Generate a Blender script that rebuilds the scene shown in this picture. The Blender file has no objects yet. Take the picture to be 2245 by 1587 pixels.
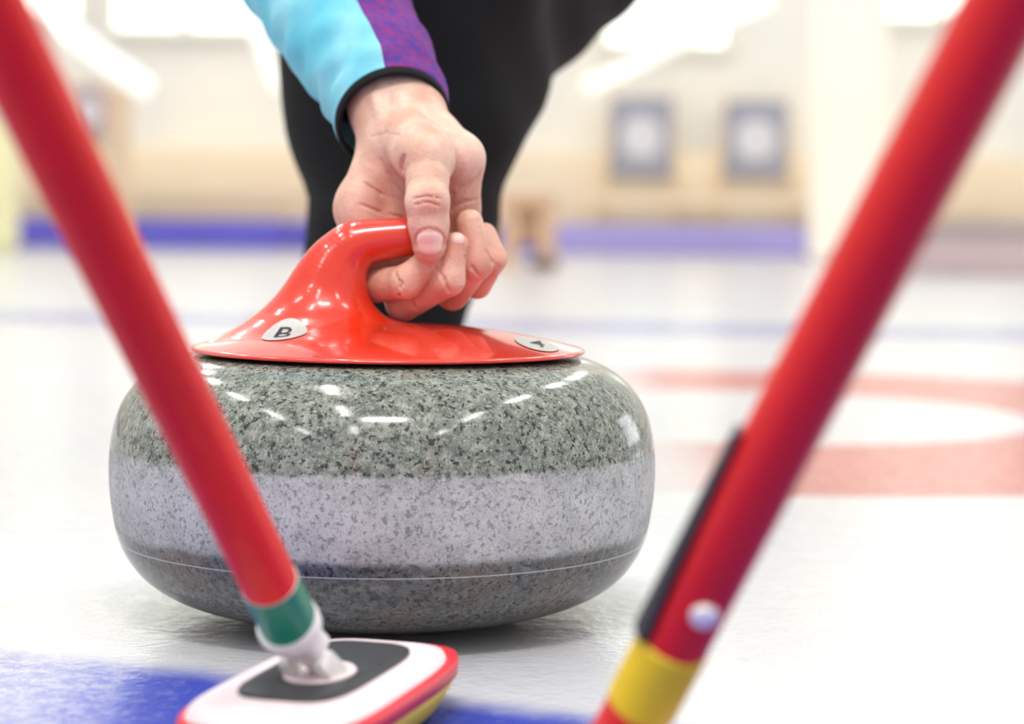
import bpy, bmesh, math, random
import numpy as np
from mathutils import Vector, Matrix
from mathutils.bvhtree import BVHTree
random.seed(3)
S = bpy.context.scene
COL = S.collection
try:
    S.view_settings.view_transform = 'Standard'
except Exception:
    pass

# ------------------------------------------------------------------ camera
FP = 4500.0
ZO = .009
CAMP = Vector((0, 0, .20 + ZO))
RC = Matrix.Rotation(math.radians(90 - 3.985), 3, 'X') @ Matrix.Rotation(.012, 3, 'Z')
cd = bpy.data.cameras.new("camera")
cam = bpy.data.objects.new("camera", cd)
COL.objects.link(cam)
cam.matrix_world = Matrix.Translation(CAMP) @ RC.to_4x4()
cd.sensor_width = 36
cd.lens = 36 * FP / 2245
cd.clip_start = .02
cd.clip_end = 200
cd.dof.use_dof = True
cd.dof.focus_distance = .985
cd.dof.aperture_fstop = 5.4
S.camera = cam

def at(u, v, d):
    """measured direction -> metric world point at distance d along Y"""
    r = RC @ Vector(((u - 1122.5) / FP, (793.5 - v) / FP, -1))
    return CAMP + r * (d / r.y)

def lin(r, g, b):
    f = lambda c: (c / 255 / 12.92) if c / 255 <= .04045 else ((c / 255 + .055) / 1.055) ** 2.4
    return (f(r), f(g), f(b), 1)

# ------------------------------------------------------------------ materials
class NT:
    def __init__(s, name):
        s.m = bpy.data.materials.new(name)
        s.m.use_nodes = True
        s.t = s.m.node_tree
        s.b = s.t.nodes["Principled BSDF"]
    def n(s, typ, **kw):
        x = s.t.nodes.new(typ)
        for k, v in kw.items():
            setattr(x, k, v)
        return x
    def l(s, a, b):
        s.t.links.new(a, b)
    def setin(s, node, i, v):
        if isinstance(v, (int, float, tuple)):
            node.inputs[i].default_value = v
        else:
            s.l(v, node.inputs[i])
    def math(s, op, a, b=0.0, c=0.0, clamp=False):
        x = s.n('ShaderNodeMath', operation=op, use_clamp=clamp)
        s.setin(x, 0, a); s.setin(x, 1, b); s.setin(x, 2, c)
        return x.outputs[0]
    def step(s, x, a, b):
        m = s.n('ShaderNodeMapRange', interpolation_type='SMOOTHSTEP')
        s.setin(m, 0, x); m.inputs[1].default_value = a; m.inputs[2].default_value = b
        return m.outputs[0]
    def mix(s, f, a, b):
        m = s.n('ShaderNodeMix', data_type='RGBA')
        s.setin(m, 0, f); s.setin(m, 6, a); s.setin(m, 7, b)
        return m.outputs[2]
    def obj(s):
        return s.n('ShaderNodeTexCoord').outputs['Object']
    def xyz(s, v):
        x = s.n('ShaderNodeSeparateXYZ'); s.l(v, x.inputs[0]); return x.outputs
    def noise(s, v, scale, detail=2, rough=.5):
        x = s.n('ShaderNodeTexNoise'); s.l(v, x.inputs['Vector'])
        x.inputs['Scale'].default_value = scale; x.inputs['Detail'].default_value = detail
        x.inputs['Roughness'].default_value = rough
        return x.outputs[0]
    def bump(s, h, strength, dist):
        x = s.n('ShaderNodeBump'); s.l(h, x.inputs['Height'])
        x.inputs['Strength'].default_value = strength; x.inputs['Distance'].default_value = dist
        s.l(x.outputs[0], s.b.inputs['Normal'])

def simple(name, col, rough=.5, spec=.5, coat=0, nscale=30, namt=.12, emit=0, metallic=0, bump=0):
    k = NT(name)
    o = k.obj()
    nz = k.noise(o, nscale, 3)
    dark = tuple(c * (1 - namt) for c in col[:3]) + (1,)
    lite = tuple(min(1, c * (1 + namt)) for c in col[:3]) + (1,)
    c = k.mix(nz, dark, lite)
    k.l(c, k.b.inputs['Base Color'])
    k.b.inputs['Roughness'].default_value = rough
    k.b.inputs['Specular IOR Level'].default_value = spec
    k.b.inputs['Coat Weight'].default_value = coat
    k.b.inputs['Coat Roughness'].default_value = .06
    k.b.inputs['Metallic'].default_value = metallic
    if emit:
        k.l(c, k.b.inputs['Emission Color'])
        k.b.inputs['Emission Strength'].default_value = emit
    if bump:
        k.bump(nz, bump, .001)
    return k.m

# ------------------------------------------------------------------ mesh helpers
def mesh_obj(name, verts, faces, mat=None, smooth=True):
    me = bpy.data.meshes.new(name)
    me.from_pydata([tuple(map(float, v)) for v in verts], [], [tuple(map(int, f)) for f in faces])
    me.update()
    if smooth:
        me.polygons.foreach_set('use_smooth', [True] * len(me.polygons))
    ob = bpy.data.objects.new(name, me)
    COL.objects.link(ob)
    for m in (mat if isinstance(mat, (list, tuple)) else [mat]):
        if m: me.materials.append(m)
    return ob

def empty(name, loc, label, cat, group=None):
    e = bpy.data.objects.new(name, None)
    e.empty_display_size = .05
    COL.objects.link(e)
    e.location = loc
    e["label"] = label; e["category"] = cat
    if group: e["group"] = group
    return e

def attach(ob, parent):
    """mesh is in world coords; make origin the top thing's base"""
    top = parent
    while top.parent: top = top.parent
    ob.data.transform(Matrix.Translation(-Vector(top.location)))
    ob.parent = parent
    return ob

def tag(ob, label, cat, group=None, kind=None):
    ob["label"] = label
    if cat: ob["category"] = cat
    if group: ob["group"] = group
    if kind: ob["kind"] = kind
    return ob

def frame(ax, hint=Vector((0, 0, 1))):
    ax = ax.normalized()
    if abs(ax.dot(hint)) > .95: hint = Vector((1, 0, 0))
    a = hint.cross(ax).normalized()
    b = ax.cross(a).normalized()
    return a, b, ax

def loft(name, rings, mat, caps=(True, True), smooth=True):
    n = len(rings[0]); V = []; F = []
    for r in rings: V += list(r)
    for i in range(len(rings) - 1):
        for j in range(n):
            a = i * n + j; b = i * n + (j + 1) % n
            F.append((a, b, b + n, a + n))
    if caps[0]: F.append(tuple(reversed(range(n))))
    if caps[1]: F.append(tuple(range((len(rings) - 1) * n, len(rings) * n)))
    ob = mesh_obj(name, V, F, mat, smooth)
    return ob

def rod(name, p0, ax, prof, mat, n=40, sharp=True):
    a, b, ax = frame(ax)
    rings = []
    for (t, r) in prof:
        rings.append([p0 + ax * t + (a * math.cos(q) + b * math.sin(q)) * r
                      for q in [2 * math.pi * k / n for k in range(n)]])
    ob = loft(name, rings, mat)
    if sharp: autosharp(ob)
    return ob

def autosharp(ob, ang=40):
    me = ob.data
    bm = bmesh.new(); bm.from_mesh(me)
    for e in bm.edges:
        if len(e.link_faces) == 2 and e.calc_face_angle(0) > math.radians(ang): e.smooth = False
    bm.to_mesh(me); bm.free()

def box(name, x0, x1, y0, y1, z0, z1, mat, bev=.004):
    bm = bmesh.new()
    bmesh.ops.create_cube(bm, size=1)
    for v in bm.verts:
        v.co = Vector(((x0 + x1) / 2 + v.co.x * (x1 - x0), (y0 + y1) / 2 + v.co.y * (y1 - y0), (z0 + z1) / 2 + v.co.z * (z1 - z0)))
    if bev: bmesh.ops.bevel(bm, geom=bm.edges[:], offset=bev, segments=2, affect='EDGES')
    me = bpy.data.meshes.new(name); bm.to_mesh(me); bm.free()
    ob = bpy.data.objects.new(name, me); COL.objects.link(ob)
    if mat: me.materials.append(mat)
    return ob

def bar(name, p0, p1, w, h, mat):
    ax = (p1 - p0); a, b, ax = frame(ax)
    L = (p1 - p0).length
    rings = []
    for t in (0, L):
        rings.append([p0 + ax * t + a * sx * w / 2 + b * sy * h / 2 for sx, sy in ((-1, -1), (1, -1), (1, 1), (-1, 1))])
    return loft(name, rings, mat, smooth=False)

# ------------------------------------------------------------------ SDF tools
def smin(a, b, k):
    h = np.clip(.5 + .5 * (b - a) / k, 0, 1)
    return b + (a - b) * h - k * h * (1 - h)
def smax(a, b, k):
    return -smin(-a, -b, k)
def rcone(P, a, b, ra, rb, s=None):
    a = np.array(a, dtype=np.float32); b = np.array(b, dtype=np.float32)
    if s is not None:
        s = np.array(s, dtype=np.float32); P = P * s; a = a * s; b = b * s
    ba = b - a
    pa = P - a
    h = np.clip(pa @ ba / max(float(ba @ ba), 1e-12), 0, 1)
    q = pa - h[:, None] * ba
    return np.sqrt((q * q).sum(1)) - (ra + (rb - ra) * h)

def polygonize(fn, lo, hi, h, newton=3):
    lo = np.array(lo, float); hi = np.array(hi, float)
    N = np.ceil((hi - lo) / h).astype(int) + 1
    xs = [(lo[i] + h * np.arange(N[i])).astype(np.float32) for i in range(3)]
    F = np.empty(tuple(N), np.float32)
    YY, ZZ = np.meshgrid(xs[1], xs[2], indexing='ij')
    step = max(1, int(400000 / (N[1] * N[2])))
    for i in range(0, N[0], step):
        xx = xs[0][i:i + step]
        P = np.empty((len(xx), N[1], N[2], 3), np.float32)
        P[..., 0] = xx[:, None, None]; P[..., 1] = YY; P[..., 2] = ZZ
        F[i:i + step] = fn(P.reshape(-1, 3)).reshape(len(xx), N[1], N[2])
    s = F < 0
    c = np.zeros(tuple(N - 1), np.int8)
    offs = [(i, j, k) for i in (0, 1) for j in (0, 1) for k in (0, 1)]
    for o in offs:
        c += s[o[0]:o[0] + N[0] - 1, o[1]:o[1] + N[1] - 1, o[2]:o[2] + N[2] - 1]
    idx = np.argwhere((c > 0) & (c < 8))
    pos = np.zeros((len(idx), 3)); cnt = np.zeros(len(idx))
    for a in offs:
        for ax in range(3):
            if a[ax] == 0:
                b = list(a); b[ax] = 1
                A = F[idx[:, 0] + a[0], idx[:, 1] + a[1], idx[:, 2] + a[2]]
                B = F[idx[:, 0] + b[0], idx[:, 1] + b[1], idx[:, 2] + b[2]]
                m = (A < 0) != (B < 0)
                t = A[m] / (A[m] - B[m])
                p = np.tile(np.array(a, float), (m.sum(), 1)); p[:, ax] = t
                pos[m] += p; cnt[m] += 1
    V = lo + h * (idx + pos / cnt[:, None])
    ids = -np.ones(tuple(N - 1), np.int64)
    ids[idx[:, 0], idx[:, 1], idx[:, 2]] = np.arange(len(idx))
    faces = []
    for ax in range(3):
        b_, c_ = (ax + 1) % 3, (ax + 2) % 3
        sl0 = [slice(None)] * 3; sl1 = [slice(None)] * 3
        sl0[ax] = slice(0, N[ax] - 1); sl1[ax] = slice(1, N[ax])
        ch = s[tuple(sl0)] != s[tuple(sl1)]
        e = np.argwhere(ch)
        ok = (e[:, b_] > 0) & (e[:, c_] > 0) & (e[:, b_] < N[b_] - 1) & (e[:, c_] < N[c_] - 1)
        e = e[ok]
        q = []
        for db, dc in ((-1, -1), (0, -1), (0, 0), (-1, 0)):
            k = e.copy(); k[:, b_] += db; k[:, c_] += dc
            q.append(ids[k[:, 0], k[:, 1], k[:, 2]])
        q = np.stack(q, 1)
        ins = s[e[:, 0], e[:, 1], e[:, 2]]
        q[~ins] = q[~ins][:, ::-1]
        faces.append(q)
    Q = np.concatenate(faces)
    e = h * .25
    def grad(V):
        G = np.empty_like(V)
        for i in range(3):
            d = np.zeros(3); d[i] = e
            G[:, i] = (fn((V + d).astype(np.float32)) - fn((V - d).astype(np.float32))) / (2 * e)
        return G
    for _ in range(newton):
        G = grad(V); g2 = np.maximum((G * G).sum(1), .05)
        st = (fn(V.astype(np.float32)) / g2)[:, None] * G
        ln = np.sqrt((st * st).sum(1)); st *= np.minimum(1, h * .4 / np.maximum(ln, 1e-9))[:, None]
        V = V - st
    G = grad(V); G /= np.maximum(np.sqrt((G * G).sum(1)), 1e-9)[:, None]
    return V, Q, G

def sdf_obj(name, fn, lo, hi, h, mat, normals=True):
    V, Q, G = polygonize(fn, lo, hi, h)
    me = bpy.data.meshes.new(name)
    me.from_pydata(V.tolist(), [], Q.tolist())
    me.update()
    me.polygons.foreach_set('use_smooth', [True] * len(me.polygons))
    if normals:
        me.normals_split_custom_set_from_vertices(G.tolist())
    ob = bpy.data.objects.new(name, me); COL.objects.link(ob)
    if mat: me.materials.append(mat)
    return ob, V

def bvh_of(ob):
    me = ob.data
    return BVHTree.FromPolygons([v.co[:] for v in me.vertices], [p.vertices[:] for p in me.polygons])

# ================================================================== ICE
SX, SY = -.067, 1.08
k = NT("ice")
oc = k.obj()
mp = k.n('ShaderNodeMapping'); k.l(oc, mp.inputs[0]); mp.inputs['Scale'].default_value = (1 / 1.045, 1 / 1.045, 1)
o = mp.outputs[0]; X, Y, Z = k.xyz(o)
white = lin(210, 210, 214)
def circ(cx, cy):
    dx = k.math('SUBTRACT', X, cx); dy = k.math('SUBTRACT', Y, cy)
    return k.math('SQRT', k.math('ADD', k.math('MULTIPLY', dx, dx), k.math('MULTIPLY', dy, dy)))
fr = k.step(k.noise(o, 2.2, 4), .3, .8)
c = k.mix(k.math('MULTIPLY', fr, .5), white, lin(192, 203, 220))
c = k.mix(k.math('MULTIPLY', k.step(k.noise(o, 90, 5, .75), .48, .7), .22), c, lin(182, 188, 200))
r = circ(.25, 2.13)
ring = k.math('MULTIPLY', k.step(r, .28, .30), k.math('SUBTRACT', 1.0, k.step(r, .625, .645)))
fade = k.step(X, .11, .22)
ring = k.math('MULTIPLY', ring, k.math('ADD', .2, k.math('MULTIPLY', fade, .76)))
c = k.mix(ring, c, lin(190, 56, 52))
ym = k.math('ADD', Y, k.math('MULTIPLY', X, .12))
line = k.math('MULTIPLY', k.step(ym, 3.62, 3.68), k.math('SUBTRACT', 1.0, k.step(ym, 4.02, 4.1)))
c = k.mix(k.math('MULTIPLY', line, .8), c, lin(92, 110, 184))
e = k.math('SUBTRACT', k.math('SUBTRACT', .834, k.math('MULTIPLY', X, .43)), Y)
e = k.math('ADD', e, k.math('MULTIPLY', k.math('SUBTRACT', k.noise(o, 40, 2), .5), .014))
near = k.step(e, -.016, .026)
sp = k.noise(o, 110, 5, .8)
mott = k.math('SUBTRACT', 1.0, k.step(sp, .40, .62))
sat = k.math('ADD', k.math('MULTIPLY', k.step(X, -.21, -.14), .62), k.math('ADD', .26, k.math('MULTIPLY', mott, .42)), clamp=True)  # left end of the blue is paled, ice glare painted into the colour
near = k.math('MULTIPLY', near, sat)
c = k.mix(k.math('MULTIPLY', near, .95), c, lin(26, 56, 182))
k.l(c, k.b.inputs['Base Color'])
rr = k.math('ADD', .10, k.math('MULTIPLY', k.noise(o, 60, 4), .20))
k.l(rr, k.b.inputs['Roughness'])
k.b.inputs['Specular IOR Level'].default_value = .5
hh = k.math('ADD', k.noise(o, 170, 3), k.math('MULTIPLY', k.noise(o, 45, 2), 1.2))
k.bump(hh, .4, .0012)
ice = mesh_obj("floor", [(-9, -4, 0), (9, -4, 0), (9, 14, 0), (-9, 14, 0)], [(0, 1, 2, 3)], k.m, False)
ice["kind"] = "structure"; ice["label"] = "white pebbled curling ice with painted blue and red rings"

# ================================================================== STONE
stone = empty("curling_stone", (SX, SY, 0), "grey speckled granite curling stone with glossy red handle, on the ice", "curling stone")
prof = [(.0, .006), (.03, .006), (.052, .0045), (.058, .001), (.0625, .0), (.067, .001), (.078, .0035), (.095, .0065), (.112, .0115), (.125, .019),
        (.1335, .028), (.1385, .038), (.1412, .050), (.1425, .063), (.1423, .077), (.1405, .090), (.1365, .102), (.129, .113),
        (.118, .1215), (.104, .1270), (.092, .1286), (.075, .1290), (.0, .1290)]
prof = [(r_ * 1.004, z_ + ZO * min(1, z_ / .055)) for r_, z_ in prof]
def catmull(P, n):
    out = []
    for i in range(len(P) - 1):
        p0 = np.array(P[max(i - 1, 0)]); p1 = np.array(P[i]); p2 = np.array(P[i + 1]); p3 = np.array(P[min(i + 2, len(P) - 1)])
        for j in range(n):
            t = j / n
            out.append(.5 * ((2 * p1) + (-p0 + p2) * t + (2 * p0 - 5 * p1 + 4 * p2 - p3) * t * t + (-p0 + 3 * p1 - 3 * p2 + p3) * t ** 3))
    out.append(np.array(P[-1])); return out
k = NT("granite")
o = k.obj(); X, Y, Z = k.xyz(o)
n1 = k.noise(o, 380, 4, .6)
n2 = k.noise(o, 800, 3, .6)
n3 = k.noise(o, 200, 4, .65)
n4 = k.noise(o, 70, 4, .65)
base = k.mix(k.step(n3, .3, .7), lin(84, 92, 85), lin(156, 162, 150))
base = k.mix(k.math('MULTIPLY', k.step(k.noise(o, 650, 3, .6), .5, .66), .6), base, lin(180, 185, 173))
base = k.mix(k.math('MULTIPLY', k.step(n4, .48, .7), .3), base, lin(70, 77, 73))
dk = k.math('MAXIMUM', k.step(n1, .535, .62), k.math('MULTIPLY', k.step(n2, .52, .64), .6))
top = k.mix(k.math('MULTIPLY', dk, .88), base, lin(24, 31, 35))
zw = k.math('ADD', Z, k.math('MULTIPLY', k.math('SUBTRACT', n4, .5), .003))
band = k.math('MULTIPLY', k.step(zw, .0462, .0512), k.math('SUBTRACT', 1.0, k.step(zw, .0878, .0910)))
mot = k.noise(o, 60, 5, .7)
strike = k.mix(k.step(mot, .3, .7), lin(146, 147, 149), lin(190, 190, 192))
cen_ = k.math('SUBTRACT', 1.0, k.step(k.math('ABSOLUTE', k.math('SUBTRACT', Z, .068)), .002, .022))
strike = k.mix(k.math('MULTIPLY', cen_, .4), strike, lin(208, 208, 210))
strike = k.mix(k.math('MULTIPLY', k.step(k.noise(o, 650, 3, .6), .5, .66), .3), strike, lin(214, 214, 216))
strike = k.mix(k.math('MULTIPLY', dk, .52), strike, lin(64, 67, 73))
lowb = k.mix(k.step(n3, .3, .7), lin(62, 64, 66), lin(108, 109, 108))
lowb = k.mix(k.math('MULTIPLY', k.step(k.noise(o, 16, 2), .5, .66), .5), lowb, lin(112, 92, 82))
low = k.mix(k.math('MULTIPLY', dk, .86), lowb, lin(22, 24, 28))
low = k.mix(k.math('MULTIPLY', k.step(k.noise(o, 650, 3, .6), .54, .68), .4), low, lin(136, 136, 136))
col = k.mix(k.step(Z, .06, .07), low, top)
col = k.mix(k.math('MULTIPLY', band, .9), col, strike)
sc = k.math('SUBTRACT', 1.0, k.step(k.math('ABSOLUTE', k.math('SUBTRACT', Z, .0418)), .0002, .0005))
col = k.mix(k.math('MULTIPLY', sc, .6), col, lin(190, 190, 195))
k.l(col, k.b.inputs['Base Color'])
k.l(k.math('ADD', .13, k.math('MULTIPLY', band, .38)), k.b.inputs['Roughness'])
k.bump(k.math('MULTIPLY', k.math('ADD', n2, n1), band), .4, .0004)
gr = k.m
pts = catmull(prof, 5)
rings = [[Vector((SX + max(p[0], 1e-5) * math.cos(q), SY + max(p[0], 1e-5) * math.sin(q), p[1])) for q in [2 * math.pi * j / 160 for j in range(160)]] for p in pts]
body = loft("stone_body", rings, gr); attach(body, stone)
body["label"] = "polished speckled grey granite body with pale striking band"

PR = .1037
neck = catmull([(-.043, .112, .040), (-.0385, .138, .0285), (-.0350, .153, .0232), (-.0312, .166, .0192), (-.0262, .177, .0155), (-.0185, .1855, .0115), (-.007, .1887, .0092), (.008, .1897, .0084)], 5)
def f_handle(P):
    Q = P - np.array((SX + .002, SY, ZO), np.float32)
    x, y, z = Q[:, 0], Q[:, 1], Q[:, 2]
    r = np.sqrt(x * x + y * y)
    q = np.clip(1 - (r / PR) ** 2, 0, 1)
    zt = .1318 + .0130 * q
    plate = smax(smax((z - zt) * .92, .1296 - z, .0012), r - PR, .0022)
    nk = None
    for a, b in zip(neck[:-1], neck[1:]):
        e = rcone(Q, (a[0], 0, a[1]), (b[0], 0, b[1]), a[2], b[2], (1, 1.3, 1))
        nk = e if nk is None else np.minimum(nk, e)
    g = rcone(Q, (-.018, .0, .1855), (.008, .002, .1897), .0095, .0084)
    g = np.minimum(g, rcone(Q, (.008, .002, .1897), (.022, .006, .189), .0084, .0082))
    nk = smin(nk, g, .008)
    d = smin(plate, nk, .024)
    return smax(d, .1296 - z, .0008)
k = NT("red_gloss_handle")
o = k.obj()
k.l(k.mix(k.noise(o, 25, 3), lin(210, 40, 12), lin(222, 50, 18)), k.b.inputs['Base Color'])
k.b.inputs['Roughness'].default_value = .26
k.b.inputs['Coat Weight'].default_value = .8
k.b.inputs['Coat Roughness'].default_value = .07
k.bump(k.noise(o, 350, 2), .03, .0004)
hnd, _ = sdf_obj("handle", f_handle, (SX - .108, SY - .11, .125 + ZO), (SX + .112, SY + .11, .202 + ZO), .00125, k.m)
hb = bvh_of(hnd)
wash = rod("handle_gasket", Vector((SX, SY, .1285 + ZO)), Vector((0, 0, 1)), [(0, .088), (.0015, .090)], simple("black_rubber", lin(20, 20, 22), .6), n=64)

def text_mesh(body_, size, off=.018):
    cu = bpy.data.curves.new("t", 'FONT'); cu.body = body_; cu.size = size
    cu.align_x = 'CENTER'; cu.align_y = 'CENTER'; cu.offset = size * off
    ob = bpy.data.objects.new("t", cu); COL.objects.link(ob)
    bpy.context.view_layer.update()
    dg = bpy.context.evaluated_depsgraph_get()
    me = bpy.data.meshes.new_from_object(ob.evaluated_get(dg))
    vs = [v.co.copy() for v in me.vertices]; fs = [tuple(p.vertices) for p in me.polygons]
    bpy.data.objects.remove(ob); bpy.data.curves.remove(cu)
    mx = (min(v.x for v in vs) + max(v.x for v in vs)) / 2; my = (min(v.y for v in vs) + max(v.y for v in vs)) / 2
    vs = [v - Vector((mx, my, 0)) for v in vs]
    return vs, fs

def surf_patch(name, bvh, c, n, up, shape, faces, off, mat):
    up = (up - n * up.dot(n)).normalized(); rt = up.cross(n).normalized()
    V = []
    for s_ in shape:
        p = c + rt * s_[0] + up * s_[1]
        h = bvh.ray_cast(p + n * .02, -n)
        q = h[0] if h[0] is not None else p
        lift = s_[2] if len(s_) > 2 else 0
        V.append(q + n * (off + lift))
    return mesh_obj(name, V, faces, mat)

def disc_shape(rx, ry, nr=8, na=40, p=2.0, dome=0):
    V = [(0, 0, dome)]; F = []
    for i in range(1, nr + 1):
        for j in range(na):
            q = 2 * math.pi * j / na; cx, sy = math.cos(q), math.sin(q)
            s_ = (abs(cx) ** p + abs(sy) ** p) ** (-1 / p) * i / nr
            V.append((rx * cx * s_, ry * sy * s_, dome * (1 - (i / nr) ** 4)))
    for j in range(na): F.append((0, 1 + j, 1 + (j + 1) % na))
    for i in range(nr - 1):
        for j in range(na):
            a = 1 + i * na + j; b = 1 + i * na + (j + 1) % na
            F.append((a, a + na, b + na, b))
    return V, F

badge_m = simple("badge_silver", lin(192, 192, 188), .4, nscale=300, namt=.2, metallic=.15)
ink = simple("black_ink", lin(34, 34, 36), .5)
parts = []
for (u, v, ch, rot, ry, sz, lry) in ((624, 733, "B", -.15, 1.35, .0165, 1.45), (1177, 754, "4", .05, 1.8, .0165, 1.9)):
    dr = (at(u, v, 1) - CAMP).normalized()
    h = hb.ray_cast(CAMP, dr)
    c, n = h[0], h[1]
    up0 = Vector((0, 1, .3)); upn = (up0 - n * up0.dot(n)).normalized()
    V, F = disc_shape(.0116, .0116 * ry, 10, 48)
    b = surf_patch("badge", hb, c, n, upn, V, F, .0004, badge_m)
    vs, fs = text_mesh(ch, sz, .004)
    cr_, sr_ = math.cos(rot), math.sin(rot)
    q2 = [((q.x * cr_ - q.y * sr_), (q.x * sr_ + q.y * cr_) * lry) for q in vs]
    t = surf_patch("letter", hb, c, n, upn, q2, fs, .0006, ink)
    b["label"] = "round silver badge with a black %s" % ch
    parts.append((b, t))
attach(hnd, stone); hnd["label"] = "glossy red moulded plastic gooseneck handle and plate"
for b, t in parts:
    attach(b, hnd); attach(t, b)
attach(wash, stone)

# ================================================================== PERSON
person = empty("person", (-.09, 1.62, 0), "crouching person in black trousers and cyan jersey gripping the stone", "person")
A = lambda u, v, d: np.array(at(u, v, d), np.float32)
mm = .001
palm = [
    ((805, 140, 1.16), (840, 235, 1.128), 19, 18.5),
    ((845, 140, 1.16), (895, 235, 1.128), 19, 18.5),
    ((840, 235, 1.128), (855, 320, 1.115), 18.5, 16.5),
    ((895, 235, 1.128), (940, 320, 1.113), 18.5, 17.5),
    ((850, 320, 1.115), (786, 462, 1.105), 15, 12.5),
    ((890, 320, 1.118), (868, 470, 1.110), 16, 12.5),
    ((930, 320, 1.118), (945, 465, 1.112), 16, 12),
    ((960, 305, 1.112), (1004, 348, 1.100), 13.5, 13.5),
    ((1004, 348, 1.100), (1010, 450, 1.108), 13.5, 10.5),
    ((890, 300, 1.108), (932, 340, 1.080), 17, 14),
    ((786, 440, 1.105), (800, 500, 1.108), 11.5, 11),
]
fingers = [
    [((786, 462, 1.105), (828, 612, 1.097), 11.5, 9.3), ((828, 625, 1.090), (890, 618, 1.070), 9.3, 8.4), ((890, 618, 1.070), (938, 575, 1.070), 8.4, 7.4)],
    [((868, 465, 1.112), (880, 655, 1.100), 11.5, 9.2), ((884, 664, 1.093), (982, 612, 1.072), 9.8, 8.6), ((982, 612, 1.072), (1000, 536, 1.073), 8.6, 6.4)],
    [((945, 460, 1.115), (985, 630, 1.110), 11, 8.8), ((992, 645, 1.102), (1046, 575, 1.082), 8.8, 8.4), ((1046, 575, 1.082), (1030, 488, 1.084), 8.4, 7.0)],
    [((1010, 450, 1.112), (1045, 610, 1.118), 9.5, 7.8), ((1047, 625, 1.112), (1080, 567, 1.100), 7.6, 7.2), ((1080, 567, 1.100), (1062, 515, 1.102), 7.2, 6.6)],
]
thumb = [((925, 335, 1.082), (940, 350, 1.074), 14.5, 12.6), ((940, 350, 1.074), (937, 400, 1.066), 12.6, 10.6), ((937, 400, 1.066), (937, 442, 1.059), 10.6, 11.1), ((937, 442, 1.059), (940, 492, 1.0605), 11.1, 10.2),
         ((940, 492, 1.0605), (941, 538, 1.0625), 10.2, 8.8)]
def mk(L): return [(A(*a), A(*b), ra * mm, rb * mm) for a, b, ra, rb in L]
palm = mk(palm); fingers = [mk(f) for f in fingers]; thumb = mk(thumb)
elbow0 = A(715, 0, 1.225); arm0 = A(825, 140, 1.16)
creases = []
def f_hand(P):
    d = None
    for a, b, ra, rb in palm:
        e = rcone(P, a, b, ra, rb)
        d = e if d is None else smin(d, e, .006)
    d = smin(d, rcone(P, arm0, elbow0, .023, .027), .006)
    d = smin(d, rcone(P, A(880, 215, 1.108), A(915, 290, 1.093), .003, .0045), .005)
    d = smin(d, rcone(P, A(825, 215, 1.110), A(850, 290, 1.100), .0025, .003), .004)
    for f in fingers:
        d = smin(d, rcone(P, *f[0]), .005)
    for f in fingers:
        e = None
        for s_ in f:
            g = rcone(P, *s_)
            e = g if e is None else smin(e, g, .003)
        d = smin(d, e, .0008)
    e = None
    for s_ in thumb:
        g = rcone(P, *s_)
        e = g if e is None else smin(e, g, .003)
    d = smin(d, rcone(P, *thumb[0]), .008)
    d = smin(d, e, .0020)
    for a, b, r_ in creases:
        d = smax(d, -rcone(P, a, b, r_, r_), .0018)
    return d
k = NT("skin")
o = k.obj()
red = k.n('ShaderNodeAttribute', attribute_name='red').outputs['Fac']
n_ = k.noise(o, 55, 4)
sk = k.mix(k.step(n_, .3, .7), lin(212, 166, 144), lin(238, 203, 184))
sk = k.mix(k.math('MULTIPLY', k.step(k.noise(o, 200, 4), .48, .68), .2), sk, lin(206, 142, 122))
sk = k.mix(k.math('MULTIPLY', red, .48), sk, lin(208, 126, 106))
k.l(sk, k.b.inputs['Base Color'])
k.b.inputs['Roughness'].default_value = .44
k.b.inputs['Subsurface Weight'].default_value = .1
k.b.inputs['Subsurface Radius'].default_value = (.006, .002, .001)
k.b.inputs['Subsurface Scale'].default_value = .5
vr = k.n('ShaderNodeTexVoronoi'); k.l(o, vr.inputs['Vector']); vr.inputs['Scale'].default_value = 700
k.bump(k.math('ADD', k.noise(o, 180, 5, .7), k.math('MULTIPLY', vr.outputs[0], .25)), .40, .0015)
handpts = np.array([p for L in ([palm] + fingers + [thumb]) for a, b, _, _ in L for p in (a, b)])
lo = handpts.min(0) - .024; hi = handpts.max(0) + .024
lo = np.minimum(lo, elbow0 - .02); hi = np.maximum(hi, elbow0 + .02)
V_, Q_, G_ = polygonize(f_hand, lo, hi, .003, 1)
b0 = BVHTree.FromPolygons(V_.tolist(), Q_.tolist())
paths = [([(908, 436), (935, 430), (966, 436)], .08), ([(910, 449), (938, 444), (963, 451)], .12),
         ([(884, 345), (880, 372), (888, 400), (903, 425)], 1.5), ([(984, 395), (992, 425), (986, 458), (984, 480)], 1.2),
         ([(800, 402), (835, 425), (885, 440)], .2), ([(790, 448), (830, 464), (884, 478)], .25), ([(1005, 412), (1028, 402), (1050, 382)], .5),
         ([(995, 452), (1018, 442), (1044, 436)], .4), ([(835, 350), (850, 380), (885, 415)], .25), ([(815, 300), (845, 292), (875, 296)], .12),
         ([(866, 596), (880, 622), (876, 652)], .4), ([(958, 588), (973, 612), (984, 638)], .5), ([(902, 658), (912, 678), (906, 700)], .35),
         ([(1020, 564), (1036, 588), (1050, 604)], .5), ([(1066, 550), (1078, 572), (1092, 584)], .4),
         ([(942 + 33 * math.cos(q), 530 - 28 * math.sin(q)) for q in np.linspace(-.5, math.pi + .5, 13)], .22)]
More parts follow.
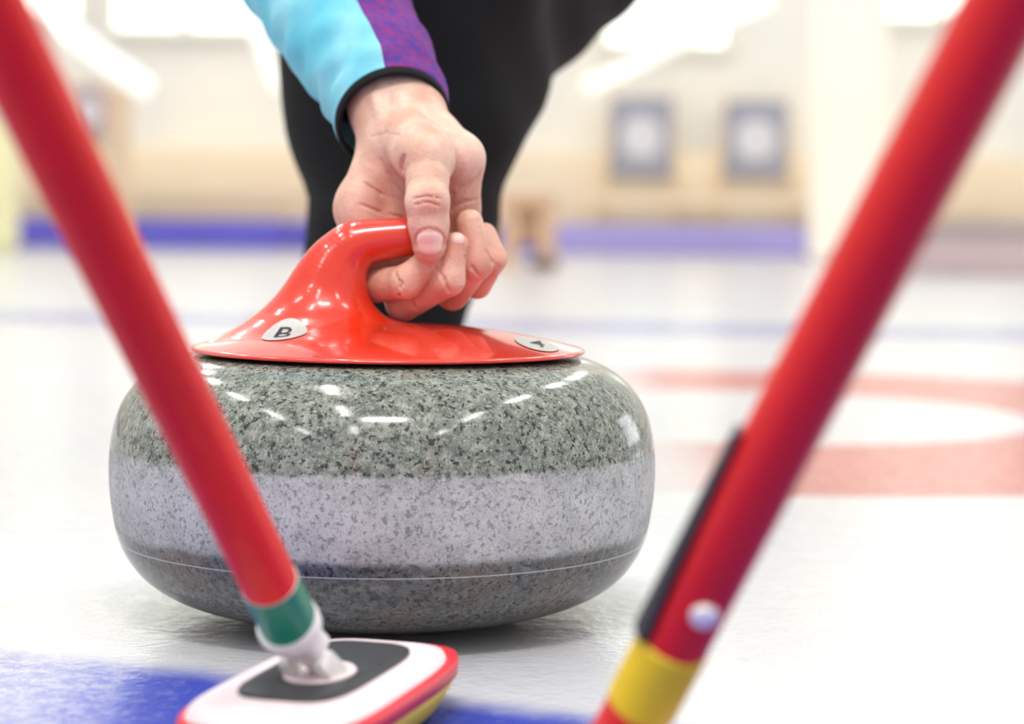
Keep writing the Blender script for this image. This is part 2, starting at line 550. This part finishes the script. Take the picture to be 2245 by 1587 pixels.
for P_, r_ in paths:
    hp = []
    for (u, v) in P_:
        h = b0.ray_cast(CAMP, (at(u, v, 1) - CAMP).normalized())
        if h[0] is not None and h[0].y < 1.2: hp.append(np.array(h[0], np.float32))
    for a, b in zip(hp[:-1], hp[1:]):
        if np.linalg.norm(a - b) < .025: creases.append((a, b, r_ * mm))
hand, HV = sdf_obj("body", f_hand, lo, hi, .0011, k.m)
redc = [(fingers[0][1][0], .012), (fingers[1][1][0], .014), (fingers[2][1][0], .013), (fingers[3][1][0], .012), (fingers[0][2][1], .012), (fingers[1][2][1], .012),
        (fingers[2][1][1], .012), (fingers[3][1][1], .012), (thumb[4][1], .011), (A(940, 444, 1.048), .006), (A(890, 380, 1.085), .010), (A(1000, 430, 1.095), .013), (A(830, 460, 1.10), .012)]
red = np.zeros(len(HV))
for c_, s_ in redc:
    red = np.maximum(red, np.exp(-((HV - c_) ** 2).sum(1) / (2 * s_ * s_)))
at1 = hand.data.attributes.new('red', 'FLOAT', 'POINT'); at1.data.foreach_set('value', red.astype(np.float32))
hbv = bvh_of(hand)
nail_m = simple("nail", lin(240, 204, 192), .15, coat=.6, nscale=200, namt=.04)
nails = []
for (u, v, rx, ry, ang) in ((942, 533, .0068, .0060, 0), (1003, 518, .0035, .0040, -.1)):
    dr = (at(u, v, 1) - CAMP).normalized()
    h = hbv.ray_cast(CAMP, dr)
    V, F = disc_shape(rx, ry, 8, 36, 2.7, .0006)
    nb = surf_patch("fingernail", hbv, h[0], h[1], Matrix.Rotation(ang, 3, h[1]) @ Vector((0, 0, 1)), V, F, .0002, nail_m)
    nails.append(nb)
attach(hand, person); hand["label"] = "bare hand and wrist curled around the handle"
for nb in nails: attach(nb, hand)

# sleeve
cen = [at(860, 258, 1.128), at(838, 190, 1.145), at(800, 125, 1.165), at(760, 60, 1.190), at(718, -10, 1.22), at(640, -150, 1.29), Vector((-.20, 1.40, .49)), Vector((-.24, 1.52, .62)), Vector((-.25, 1.62, .74))]
rad = [.0305, .0325, .0350, .0378, .040, .045, .052, .062, .07]
kc = NT("cyan_cloth"); oc_ = kc.obj()
kc.l(kc.mix(kc.step(kc.noise(oc_, 22, 3), .3, .7), lin(98, 192, 212), lin(150, 216, 228)), kc.b.inputs['Base Color'])
kc.b.inputs['Roughness'].default_value = .8
kc.bump(kc.math('ADD', kc.noise(oc_, 40, 2), kc.math('MULTIPLY', kc.noise(oc_, 900, 1), .08)), .5, .0035)
cy = kc.m
kp = NT("purple_cloth"); oo = kp.obj()
cc = kp.mix(kp.step(kp.noise(oo, 260, 4, .7), .38, .62), lin(72, 46, 142), lin(132, 38, 118))
kp.l(cc, kp.b.inputs['Base Color']); kp.b.inputs['Roughness'].default_value = .8
blk = simple("black_cloth", lin(17, 17, 19), .8, spec=.25, nscale=40, namt=.3, bump=.3)
NA = 96
path = [(Vector(p[:3]), float(p[3])) for p in catmull([tuple(a) + (b,) for a, b in zip(cen, rad)], 8)]
def sframe(i):
    ax = (path[min(i + 1, len(path) - 1)][0] - path[max(i - 1, 0)][0]).normalized()
    if i < 2: ax = (path[6][0] - path[0][0]).normalized()
    wv = max(0, 1 - i / 7)
    ax = (ax + Vector((-.12, .55, .1)) * wv).normalized()
    e1 = Vector((.87, 0, .5)); e1 = (e1 - ax * e1.dot(ax)).normalized(); e2 = e1.cross(ax).normalized()
    if e2.z < 0: e2 = -e2
    return ax, e1, e2
rings = []
for i, (p, r_) in enumerate(path):
    ax, e1, e2 = sframe(i)
    ring_ = []
    for j in range(NA):
        q = 2 * math.pi * j / NA
        f_ = min(1, i / 5)
        w = 1 + (.024 * math.sin(3 * q + i * .6) + .020 * math.sin(5 * q - i * .9) + .028 * math.sin(i * 1.05 + 2 * q) * (.5 + .5 * math.cos(q - 2.5))) * f_
        ring_.append(p + (e1 * math.cos(q) + e2 * math.sin(q)) * r_ * w)
    rings.append(ring_)
sleeve = loft("jersey_sleeve", rings, [cy, kp.m], caps=(False, True))
for i, pl in enumerate(sleeve.data.polygons):
    if len(pl.vertices) == 4:
        q = (i % NA) * 360 / NA
        pl.material_index = 0 if 70 < q < 215 else 1
md = sleeve.modifiers.new("s", 'SOLIDIFY'); md.thickness = .0015; md.offset = -1
sleeve["label"] = "cyan and mottled purple jersey sleeve"
ax, e1, e2 = sframe(0)
cr = []
p0, r0 = path[0]
for t in range(13):
    q2 = 2 * math.pi * t / 12
    cr.append([p0 + ax * (-.0012 + .0045 * math.cos(q2)) + (e1 * math.cos(q) + e2 * math.sin(q)) * (r0 - .0004 + .0018 * math.sin(q2)) for q in [2 * math.pi * j / NA for j in range(NA)]])
cuff = loft("cuff", cr, blk, caps=(False, False)); attach(sleeve, person); attach(cuff, sleeve); cuff["label"] = "black elastic cuff"

def f_legs(P):
    c = [((-.105, 1.62, .08), (-.098, 1.60, .13), .042, .044),
         ((-.098, 1.60, .13), (-.086, 1.57, .20), .044, .060),
         ((-.086, 1.57, .20), (-.080, 1.50, .30), .060, .080),
         ((-.080, 1.50, .30), (-.072, 1.46, .42), .080, .088),
         ((-.072, 1.46, .42), (-.03, 1.75, .52), .09, .13),
         ((-.055, 1.55, .34), (.00, 1.68, .47), .078, .132),
         ((-.03, 1.75, .52), (-.06, 1.92, .50), .13, .12),
         ((-.06, 1.92, .48), (-.125, 2.25, .24), .10, .065),
         ((-.125, 2.25, .24), (-.17, 2.62, .09), .065, .045)]
    d = None
    for a, b, ra, rb in c:
        e = rcone(P, a, b, ra, rb); d = e if d is None else smin(d, e, .05)
    x, y, z = P[:, 0], P[:, 1], P[:, 2]
    d = d + .003 * np.sin(z * 55 + x * 30) * np.sin(x * 40 + y * 25)
    return d
legs, _ = sdf_obj("trousers", f_legs, (-.34, 1.25, 0.0), (.3, 2.75, .72), .012, blk)
attach(legs, person); legs["label"] = "black sports trousers"
def f_torso(P):
    d = rcone(P, (-.07, 1.85, .60), (-.12, 1.60, .74), .14, .16)
    d = smin(d, rcone(P, (-.27, 1.62, .76), (.06, 1.62, .80), .08, .08), .05)
    return d
torso, _ = sdf_obj("jersey_torso", f_torso, (-.42, 1.3, .38), (.3, 2.1, 1.0), .014, cy)
attach(torso, person); torso["label"] = "cyan jersey body"
def shoe(loc):
    def f(P):
        Q = P - np.array(loc, np.float32)
        d = rcone(Q, (0, -.14, .028), (0, .10, .034), .034, .036)
        d = smin(d, rcone(Q, (0, .04, .05), (0, .07, .09), .04, .042), .02)
        return smax(d, .002 - Q[:, 2], .004)
    o_, _ = sdf_obj("shoe", f, (loc[0] - .07, loc[1] - .2, -.004), (loc[0] + .07, loc[1] + .17, .15), .006, blk)
    attach(o_, person); o_["label"] = "black curling shoe"
shoe((-.105, 1.56, 0)); shoe((-.17, 2.60, 0))

# ================================================================== BROOMS
red_m = simple("red_shaft_paint", lin(240, 34, 32), .5, spec=.2, coat=.08, nscale=14, namt=.14)
red2 = simple("red_shaft_paint_dark", lin(228, 22, 20), .38, spec=.35, coat=.2, nscale=14, namt=.10)
red2.node_tree.nodes["Principled BSDF"].inputs['Coat Roughness'].default_value = .25
green_m = simple("green_collar", lin(8, 128, 98), .4, nscale=60)
yel_m = simple("yellow_collar", lin(244, 208, 16), .45, nscale=60)
wht_m = simple("white_plastic", lin(246, 244, 242), .4, nscale=90, namt=.05, bump=.4)
pink_m = simple("pale_pink_plastic", lin(244, 226, 232), .4, nscale=40, namt=.03)
drk_m = simple("dark_grey_plastic", lin(46, 48, 52), .5, nscale=80)
redrim = simple("red_rim", lin(234, 34, 54), .4, nscale=40)
navy = simple("navy_label", lin(22, 30, 44), .35, nscale=60)
chrome = simple("steel_button", lin(235, 228, 226), .3, metallic=.2)

def sup(cx, cy, a, hl, hw, z, n=72, p=4.0, sh=0.0):
    R_ = []
    for j in range(n):
        q = 2 * math.pi * j / n; c_, s_ = math.cos(q), math.sin(q)
        f = (abs(c_) ** p + abs(s_) ** p) ** (-1 / p)
        lx, ly = hw * c_ * f, hl * s_ * f + sh
        R_.append(Vector((cx + lx * math.cos(a) + ly * math.sin(a), cy - lx * math.sin(a) + ly * math.cos(a), z)))
    return R_
def broom(label, P0, P1, rs, head_c, head_ang, t_fer, shaft_mat, fer_mat, length=1.18, pz=.033, back=.0):
    ax = (P1 - P0).normalized()
    em = empty("curling_broom", (head_c[0], head_c[1], 0), label, "curling broom", "curling brooms")
    cx, cy_ = head_c; a = head_ang
    hd = loft("broom_head", [sup(cx, cy_, a, .074, .032, .0165, sh=-.004), sup(cx, cy_, a, .0785, .0356, .018, sh=-.004), sup(cx, cy_, a, .079, .0360, .0225, sh=-.004), sup(cx, cy_, a, .077, .0342, .0265, sh=-.004), sup(cx, cy_, a, .069, .0275, .0282, sh=-.004), sup(cx, cy_, a, .03, .012, .0286)], pink_m)
    attach(hd, em); hd["label"] = "pale pink and white moulded head shell"
    rim = loft("rim", [sup(cx, cy_, a, .083, .0355, .0155), sup(cx, cy_, a, .0850, .0376, .0165), sup(cx, cy_, a, .0855, .0380, .0215), sup(cx, cy_, a, .0850, .0374, .0238), sup(cx, cy_, a, .079, .0325, .0244)], redrim)
    attach(rim, hd); rim["label"] = "red rim"
    pad = loft("brush_pad", [sup(cx, cy_, a, .070, .026, .0015), sup(cx, cy_, a, .076, .031, .004), sup(cx, cy_, a, .0825, .0352, .012), sup(cx, cy_, a, .083, .0358, .0156)], yel_m)
    attach(pad, hd); pad["label"] = "yellow fabric pad"
    ins = loft("insert_plate", [sup(cx, cy_, a, .053, .0225, .0282, p=4.2), sup(cx, cy_, a, .053, .0225, .0296, p=4.2), sup(cx, cy_, a, .051, .021, .0304, p=4.2), sup(cx, cy_, a, .024, .0155, .0304, p=2.2, sh=-back), sup(cx, cy_, a, .021, .0138, .0292, p=2.2, sh=-back)], drk_m)
    attach(ins, hd)
    hole = loft("socket", [sup(cx, cy_, a, .0205, .0138, .0294, p=2, sh=-back), sup(cx, cy_, a, .0195, .013, .0304, p=2, sh=-back), sup(cx, cy_, a, .015, .009, .0300, p=2, sh=-back)], pink_m)
    attach(hole, hd)
    piv = Vector((cx - back * math.sin(a), cy_ - back * math.cos(a), pz))
    jn = P0 - piv
    L_ = jn.length
    a_, b_, j_ = frame(jn)
    rg = []
    for (t, wx, wy, pp) in ((-.004, .0026, .0040, 4), (0, .0040, .0048, 4), (L_ * .25, .0042, .0048, 4), (L_ * .42, .0062, .0056, 4), (L_ * .48, .0088, .0062, 5), (L_ * .58, .0084, .0062, 5), (L_ * .74, .0078, .0068, 4), (L_ * .84, .0088, .0084, 2.5), (L_ * .93, .0118, .0118, 2), (L_ + .003, .0126, .0126, 2), (L_ + .0055, .0122, .0122, 2)):
        rr_ = []
        for jx in range(40):
            q = 2 * math.pi * jx / 40; c_, s_ = math.cos(q), math.sin(q); f = (abs(c_) ** pp + abs(s_) ** pp) ** (-1 / pp)
            rr_.append(piv + j_ * t + a_ * wx * c_ * f + b_ * wy * s_ * f)
        rg.append(rr_)
    j = loft("swivel_joint", rg, wht_m); autosharp(j, 30)
    attach(j, em); j["label"] = "white plastic swivel joint"
    for sg in (-1, 1):
        side = a_ * sg
        c0 = piv + side * .0098 - Vector((0, 0, .0030)) - b_ * .002
        rg = []
        for (t, w_) in ((-.001, .0020), (.002, .0030), (L_ * .5, .0030), (L_ * .56, .0020)):
            rg.append([c0 + j_ * t - side * (t * .12) + a_ * w_ * sx * .8 + b_ * w_ * sy * 1.5 for sx, sy in ((-1, -1), (1, -1), (1, 1), (-1, 1))])
        pr = loft("prong", rg, wht_m, smooth=False)
        attach(pr, j)
    fl = (P1 - P0).length * t_fer
    fe = rod("collar", P0, ax, [(0, rs * .5), (0, rs * 1.12), (.003, rs * 1.15), (.0035, rs * 1.04), (fl, rs * 1.03), (fl + .0004, rs * .9)], [wht_m if fer_mat is green_m else shaft_mat], 48)
    attach(fe, em)
    if fer_mat:
        fb = rod("colour_band", P0 + ax * .0045, ax, [(0, rs * .9), (0, rs * 1.055), (fl - .0045, rs * 1.05), (fl - .0045, rs * .9)], fer_mat, 48)
        attach(fb, em); fb["label"] = "green band"
    sh = rod("shaft", P0 + ax * fl, ax, [(0, rs * .5), (0, rs), (.3, rs), (length, rs), (length + .004, rs * .8), (length + .005, .001)], shaft_mat, 64)
    attach(sh, em); sh["label"] = "glossy red fibreglass shaft"
    return em, ax
L0 = at(639, 1376, .778); L1 = at(30, 130, .572)
hc = at(702, 1487, .797)
broom("red curling broom with green band and pale head beside the stone", L0, L1, .0106, (hc.x + .002, hc.y + .010), math.radians(16), .108, red_m, green_m, back=.008)
R0 = at(1440, 1480, .65); R1 = at(2178, 60, .545)
axr = (R1 - R0).normalized()
base = R0 - axr * ((R0.z - .032) / axr.z)
def ts(v, p0=(1480, .65), p1=(60, .545)):
    (v0, d0), (v1, d1) = p0, p1
    t = (v0 * d0 - v * d0) / (v0 * d0 - v * d0 - v1 * d1 + v * d1)
    return t * (R1 - R0).length
b2, _ = broom("red curling broom with yellow band, navy strip and steel button", base, R1, .0112, (base.x - .028, base.y + .006), math.radians(86), .004, red2, None, pz=.027)
y0, y1 = ts(1545), ts(1405)
yb = rod("colour_band", R0 + axr * y0, axr, [(0, .0111), (.0005, .0118), (y1 - y0, .0118), (y1 - y0 + .0005, .0111)], yel_m, 48)
attach(yb, b2); yb["label"] = "yellow band"
lv = Vector((-1, -.25, 0)); lv = (lv - axr * lv.dot(axr)).normalized(); nv = axr.cross(lv).normalized()
if nv.y > 0: nv = -nv
s0, s1 = ts(1400), ts(965)
rings = []
for i in range(11):
    f_ = i / 10
    t = s0 + (s1 - s0) * f_
    hi_ = .34 - .42 * f_
    ro = .0140 - .0004 * f_
    ou = [R0 + axr * t + (lv * math.cos(q) + nv * math.sin(q)) * ro for q in np.linspace(-.55, hi_, 14)]
    inn = [R0 + axr * t + (lv * math.cos(q) + nv * math.sin(q)) * .0112 for q in np.linspace(hi_, -.55, 14)]
    rings.append(ou + inn)
st = loft("side_strip", rings, navy); autosharp(st); attach(st, b2); st["label"] = "navy blue plastic strip along the shaft"
bp = R0 + axr * ts(1296)
fv = Vector((.22, -.97, 0)); fv = (fv - axr * fv.dot(axr)).normalized()
bt = rod("button", bp + fv * .0098, fv, [(0, .0045), (.002, .0045), (.0032, .0038), (.004, .0020), (.0042, .0002)], chrome, 24)
attach(bt, b2); bt["label"] = "steel snap button"

# ================================================================== SETTING
BY = 12.9
kw = NT("wall_plaster"); ow = kw.obj()
cw = kw.mix(kw.step(kw.noise(ow, .9, 3), .35, .65), lin(230, 228, 222), lin(246, 240, 226))
kw.l(cw, kw.b.inputs['Base Color']); kw.b.inputs['Roughness'].default_value = .9
wall_c = kw.m
wood_p = simple("pale_wood_panel", lin(246, 228, 200), .7, nscale=1.6, namt=.10)
wb = box("wall_back", -9, 9, BY + .6, BY + .75, 0, 5, wall_c, 0); wb["kind"] = "structure"
wl = box("wall_left", -9.15, -9, -4, BY + .75, 0, 5, wall_c, 0); wl["kind"] = "structure"
wr = box("wall_right", 9, 9.15, -4, BY + .75, 0, 5, wall_c, 0); wr["kind"] = "structure"
tp = box("trim_1", -9, 9, BY + .5, BY + .6, 0, .64, wood_p, .01); tp["kind"] = "structure"; tp["label"] = "pale wooden wall panelling"
win_m = simple("bright_window_glass", lin(240, 250, 238), .2, nscale=2, namt=.05, emit=1.5)
frm_m = simple("window_frame", lin(230, 227, 216), .6)
def window(i, x0, x1, z0, z1, y=BY + .6):
    w = box("window_%d" % i, x0, x1, y - .03, y - .01, z0, z1, win_m, 0); w["kind"] = "structure"
    for bx in ((x0 - .06, x1 + .06, z1, z1 + .06), (x0 - .06, x1 + .06, z0 - .06, z0), (x0 - .06, x0, z0, z1), (x1, x1 + .06, z0, z1), ((x0 + x1) / 2 - .03, (x0 + x1) / 2 + .03, z0, z1)):
        f = box("window_frame", bx[0], bx[1], y - .07, y, bx[2], bx[3], frm_m, 0); f.parent = w
window(1, -3.3, -2.85, 1.48, 2.6); window(2, -2.6, -1.7, 1.42, 2.6); window(3, .6, 1.35, 1.36, 2.6); window(4, 2.2, 3.3, 1.55, 2.6)
w5 = box("window_5", 8.96, 9, 8.0, 12.0, .6, 3.4, simple("daylight_glass", lin(245, 250, 255), .2, emit=3.2, nscale=2, namt=.03), 0); w5["kind"] = "structure"
fill_pn = box("window_6", -9, -8.96, 1.0, 6.0, 2.2, 3.6, simple("soft_fill_glow", lin(245, 250, 255), .2, emit=1.6, nscale=2, namt=.03), 0); fill_pn["kind"] = "structure"  # added unseen glowing panel for a soft highlight on the handle

blue_m = simple("blue_foam", lin(100, 94, 198), .6, nscale=2, namt=.15)
hazed_m = simple("hazed_blue_foam", lin(168, 158, 216), .6, nscale=2, namt=.1)  # same bumper foam, with distance haze mixed into the colour
xs_ = [-8.9, -5.4, -2.65, -1.4, .25, 1.85, 4.5, 8.9]
for i in range(len(xs_) - 1):
    m = blue_m if xs_[i] < 0 else hazed_m
    b = box("bumper_board", xs_[i] + .004, xs_[i + 1] - .004, BY - .05, BY + .06, 0, .185, m, .02)
    tag(b, "blue foam bumper along the sheet edge" if m is blue_m else "foam bumper along the sheet edge, haze painted into its lilac colour", "bumper board", "perimeter bumpers")
def bench(x0, x1, y, zt, mat, lab):
    e_ = empty("bench", ((x0 + x1) / 2, y, 0), lab, "bench", "wooden benches")
    attach(box("seat", x0, x1, y - .11, y + .11, zt - .05, zt, mat), e_)
    for xx in (x0 + .1, x1 - .15):
        for yy in (y - .09, y + .04):
            attach(box("leg", xx, xx + .05, yy, yy + .05, 0, zt - .05, mat), e_)
wood_l = simple("light_wood", lin(248, 222, 188), .6, nscale=5)
bench(-3.4, -1.2, BY + .20, .42, wood_l, "long pale wooden bench behind the bumper")
bench(.35, 3.5, BY + .20, .36, wood_l, "long pale wooden bench by the rear wall")
cream = simple("cream_glow_paint", lin(246, 238, 224), .7, nscale=3, namt=.04, emit=.15)  # column paint given a faint glow of its own, though no lamp
whitep = simple("white_glow_paint", lin(250, 250, 246), .5, nscale=3, namt=.02, emit=.4)  # glow added to the handrail paint to stand for bright light
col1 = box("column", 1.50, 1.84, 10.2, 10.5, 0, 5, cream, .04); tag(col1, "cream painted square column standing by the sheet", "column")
dk_m = simple("display_dark", lin(156, 156, 170), .7, nscale=4)
wp = simple("display_white", lin(218, 217, 221), .7, nscale=9, namt=.15)
def board(u0, u1, v0, v1, d, lab, tone):
    a = at(u0, v1, d); b = at(u1, v0, d)
    e_ = empty("display_board", ((a.x + b.x) / 2, d, 0), lab, "display board", "framed display boards")
    attach(box("frame", a.x, b.x, d, d + .02, a.z, b.z, tone, .006), e_)
    cx_, cz_ = (a.x + b.x) / 2, (a.z + b.z) / 2; w, h_ = (b.x - a.x), (b.z - a.z)
    V, F = disc_shape(w * .32, h_ * .26, 3, 32, 2.2)
    V = [(cx_ + p[0], d - .006, cz_ + p[1]) for p in V]
    q = mesh_obj("printed_panel", V, F, wp); attach(q, e_); q["label"] = "white printed shape"
    for xt, xb in ((a.x + .02, a.x - .09), (b.x - .02, b.x + .09)):
        lg = bar("leg", Vector((xb, d + .035, 0)), Vector((xt, d + .035, b.z + .06)), .05, .03, wood_l); attach(lg, e_)
board(1338, 1476, 215, 388, 13.335, "grey framed board with white print by the bench", dk_m)
board(1588, 1728, 222, 390, 13.335, "grey framed board with white print near the column", dk_m)
brn = simple("mauve_panel", lin(176, 156, 164), .7, nscale=4)
board(158, 232, 190, 300, 13.335, "mauve framed board beside a wooden post", brn)
pst = box("wooden_post", at(232, 300, 11).x, at(280, 300, 11).x, 11, 11.1, 0, at(250, 195, 11).z, simple("post_wood", lin(222, 196, 166), .6, nscale=4), .01)
tag(pst, "light brown wooden post by the bumper", "post")
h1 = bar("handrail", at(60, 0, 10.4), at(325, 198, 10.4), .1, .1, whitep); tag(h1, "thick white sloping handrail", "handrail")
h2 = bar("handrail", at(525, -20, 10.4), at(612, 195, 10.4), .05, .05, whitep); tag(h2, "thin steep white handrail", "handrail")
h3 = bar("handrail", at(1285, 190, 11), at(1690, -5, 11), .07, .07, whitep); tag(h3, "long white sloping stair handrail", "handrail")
yl = box("yellow_bin", at(-90, 300, 10.8).x, at(4, 300, 10.8).x, 10.8, 11.2, 0, at(0, 250, 10.8).z, simple("yellow_plastic", lin(250, 242, 196), .6), .03)
tag(yl, "pale yellow tall waste bin", "bin")
sx0, sx1 = at(1095, 500, 8.6).x, at(1222, 500, 8.6).x
stl = empty("wooden_stool", ((sx0 + sx1) / 2, 8.6, 0), "small light brown wooden stool standing on the ice edge", "stool")
tan = simple("tan_wood", lin(218, 182, 148), .6, nscale=6)
zs = at(1150, 425, 8.6).z
attach(box("seat", sx0, sx1, 8.5, 8.75, zs - .05, zs, tan), stl)
attach(box("backing_panel", sx0 + .01, sx1 - .01, 8.7, 8.73, .1, zs - .05, tan), stl)
dkb = simple("dark_brown_wood", lin(120, 92, 90), .6)
for xx in (sx0 + .01, sx1 - .08):
    attach(box("leg", xx, xx + .07, 8.51, 8.56, 0, zs - .05, tan), stl)
attach(box("foot", sx1 - .12, sx1, 8.48, 8.57, 0, .05, dkb), stl)
cx0, cx1 = at(2010, 550, 8.6).x, at(2400, 550, 8.6).x
crt = empty("storage_crate", ((cx0 + cx1) / 2, 8.7, 0), "low greyish pink storage crate on the ice edge", "crate")
gp = simple("grey_pink_plastic", lin(208, 186, 186), .6, nscale=3)
attach(box("crate_body", cx0, cx1, 8.5, 9.0, 0, .17, gp, .01), crt)
attach(box("lid", cx0 - .02, cx1 + .02, 8.48, 9.02, .17, .21, simple("grey_lid", lin(184, 174, 176), .6), .01), crt)

# lamps
tube_m = simple("lamp_tube", (1, .97, .92, 1), .3, emit=72, nscale=2, namt=.01)
hous = simple("lamp_housing", lin(220, 220, 220), .5)
first = None
for xx in (-3.2, -1.0, 2.6):
    for yy in (-3.4, -.6, 2.4, 5.6, 8.6, 11.4):
        if first is None:
            e_ = empty("ceiling_lamp", (xx, yy, 4.6), "long white fluorescent ceiling lamp", "ceiling lamp", "hall ceiling lamps")
            a_ = attach(box("lamp_housing", xx - .09, xx + .09, yy - .75, yy + .75, 4.62, 4.70, hous, .01), e_)
            b_ = attach(box("lamp_tube", xx - .04, xx + .04, yy - .7, yy + .7, 4.59, 4.622, tube_m, .008), e_)
            c_ = attach(box("suspension_rod", xx - .01, xx + .01, yy - .01, yy + .01, 4.70, 5.3, hous, 0), e_)
            first = (e_, a_, b_, c_)
        else:
            e_ = first[0].copy(); COL.objects.link(e_); e_.location = (xx, yy, 4.6)
            for p in first[1:]:
                q = p.copy(); COL.objects.link(q); q.parent = e_

w = bpy.data.worlds.new("world"); S.world = w; w.use_nodes = True
w.node_tree.nodes["Background"].inputs[0].default_value = (1.0, .99, .975, 1)
w.node_tree.nodes["Background"].inputs[1].default_value = .76
ld = bpy.data.lights.new("hall_key", 'AREA'); ld.energy = 58; ld.shape = 'RECTANGLE'; ld.size = .85; ld.size_y = .14; ld.color = (1, .97, .93)
lo_ = bpy.data.objects.new("hall_key", ld); COL.objects.link(lo_)
lo_.location = (.05, -.9, 3.3)
lo_.rotation_euler = (Vector((-.07, 1.1, .1)) - Vector(lo_.location)).to_track_quat('-Z', 'Y').to_euler()
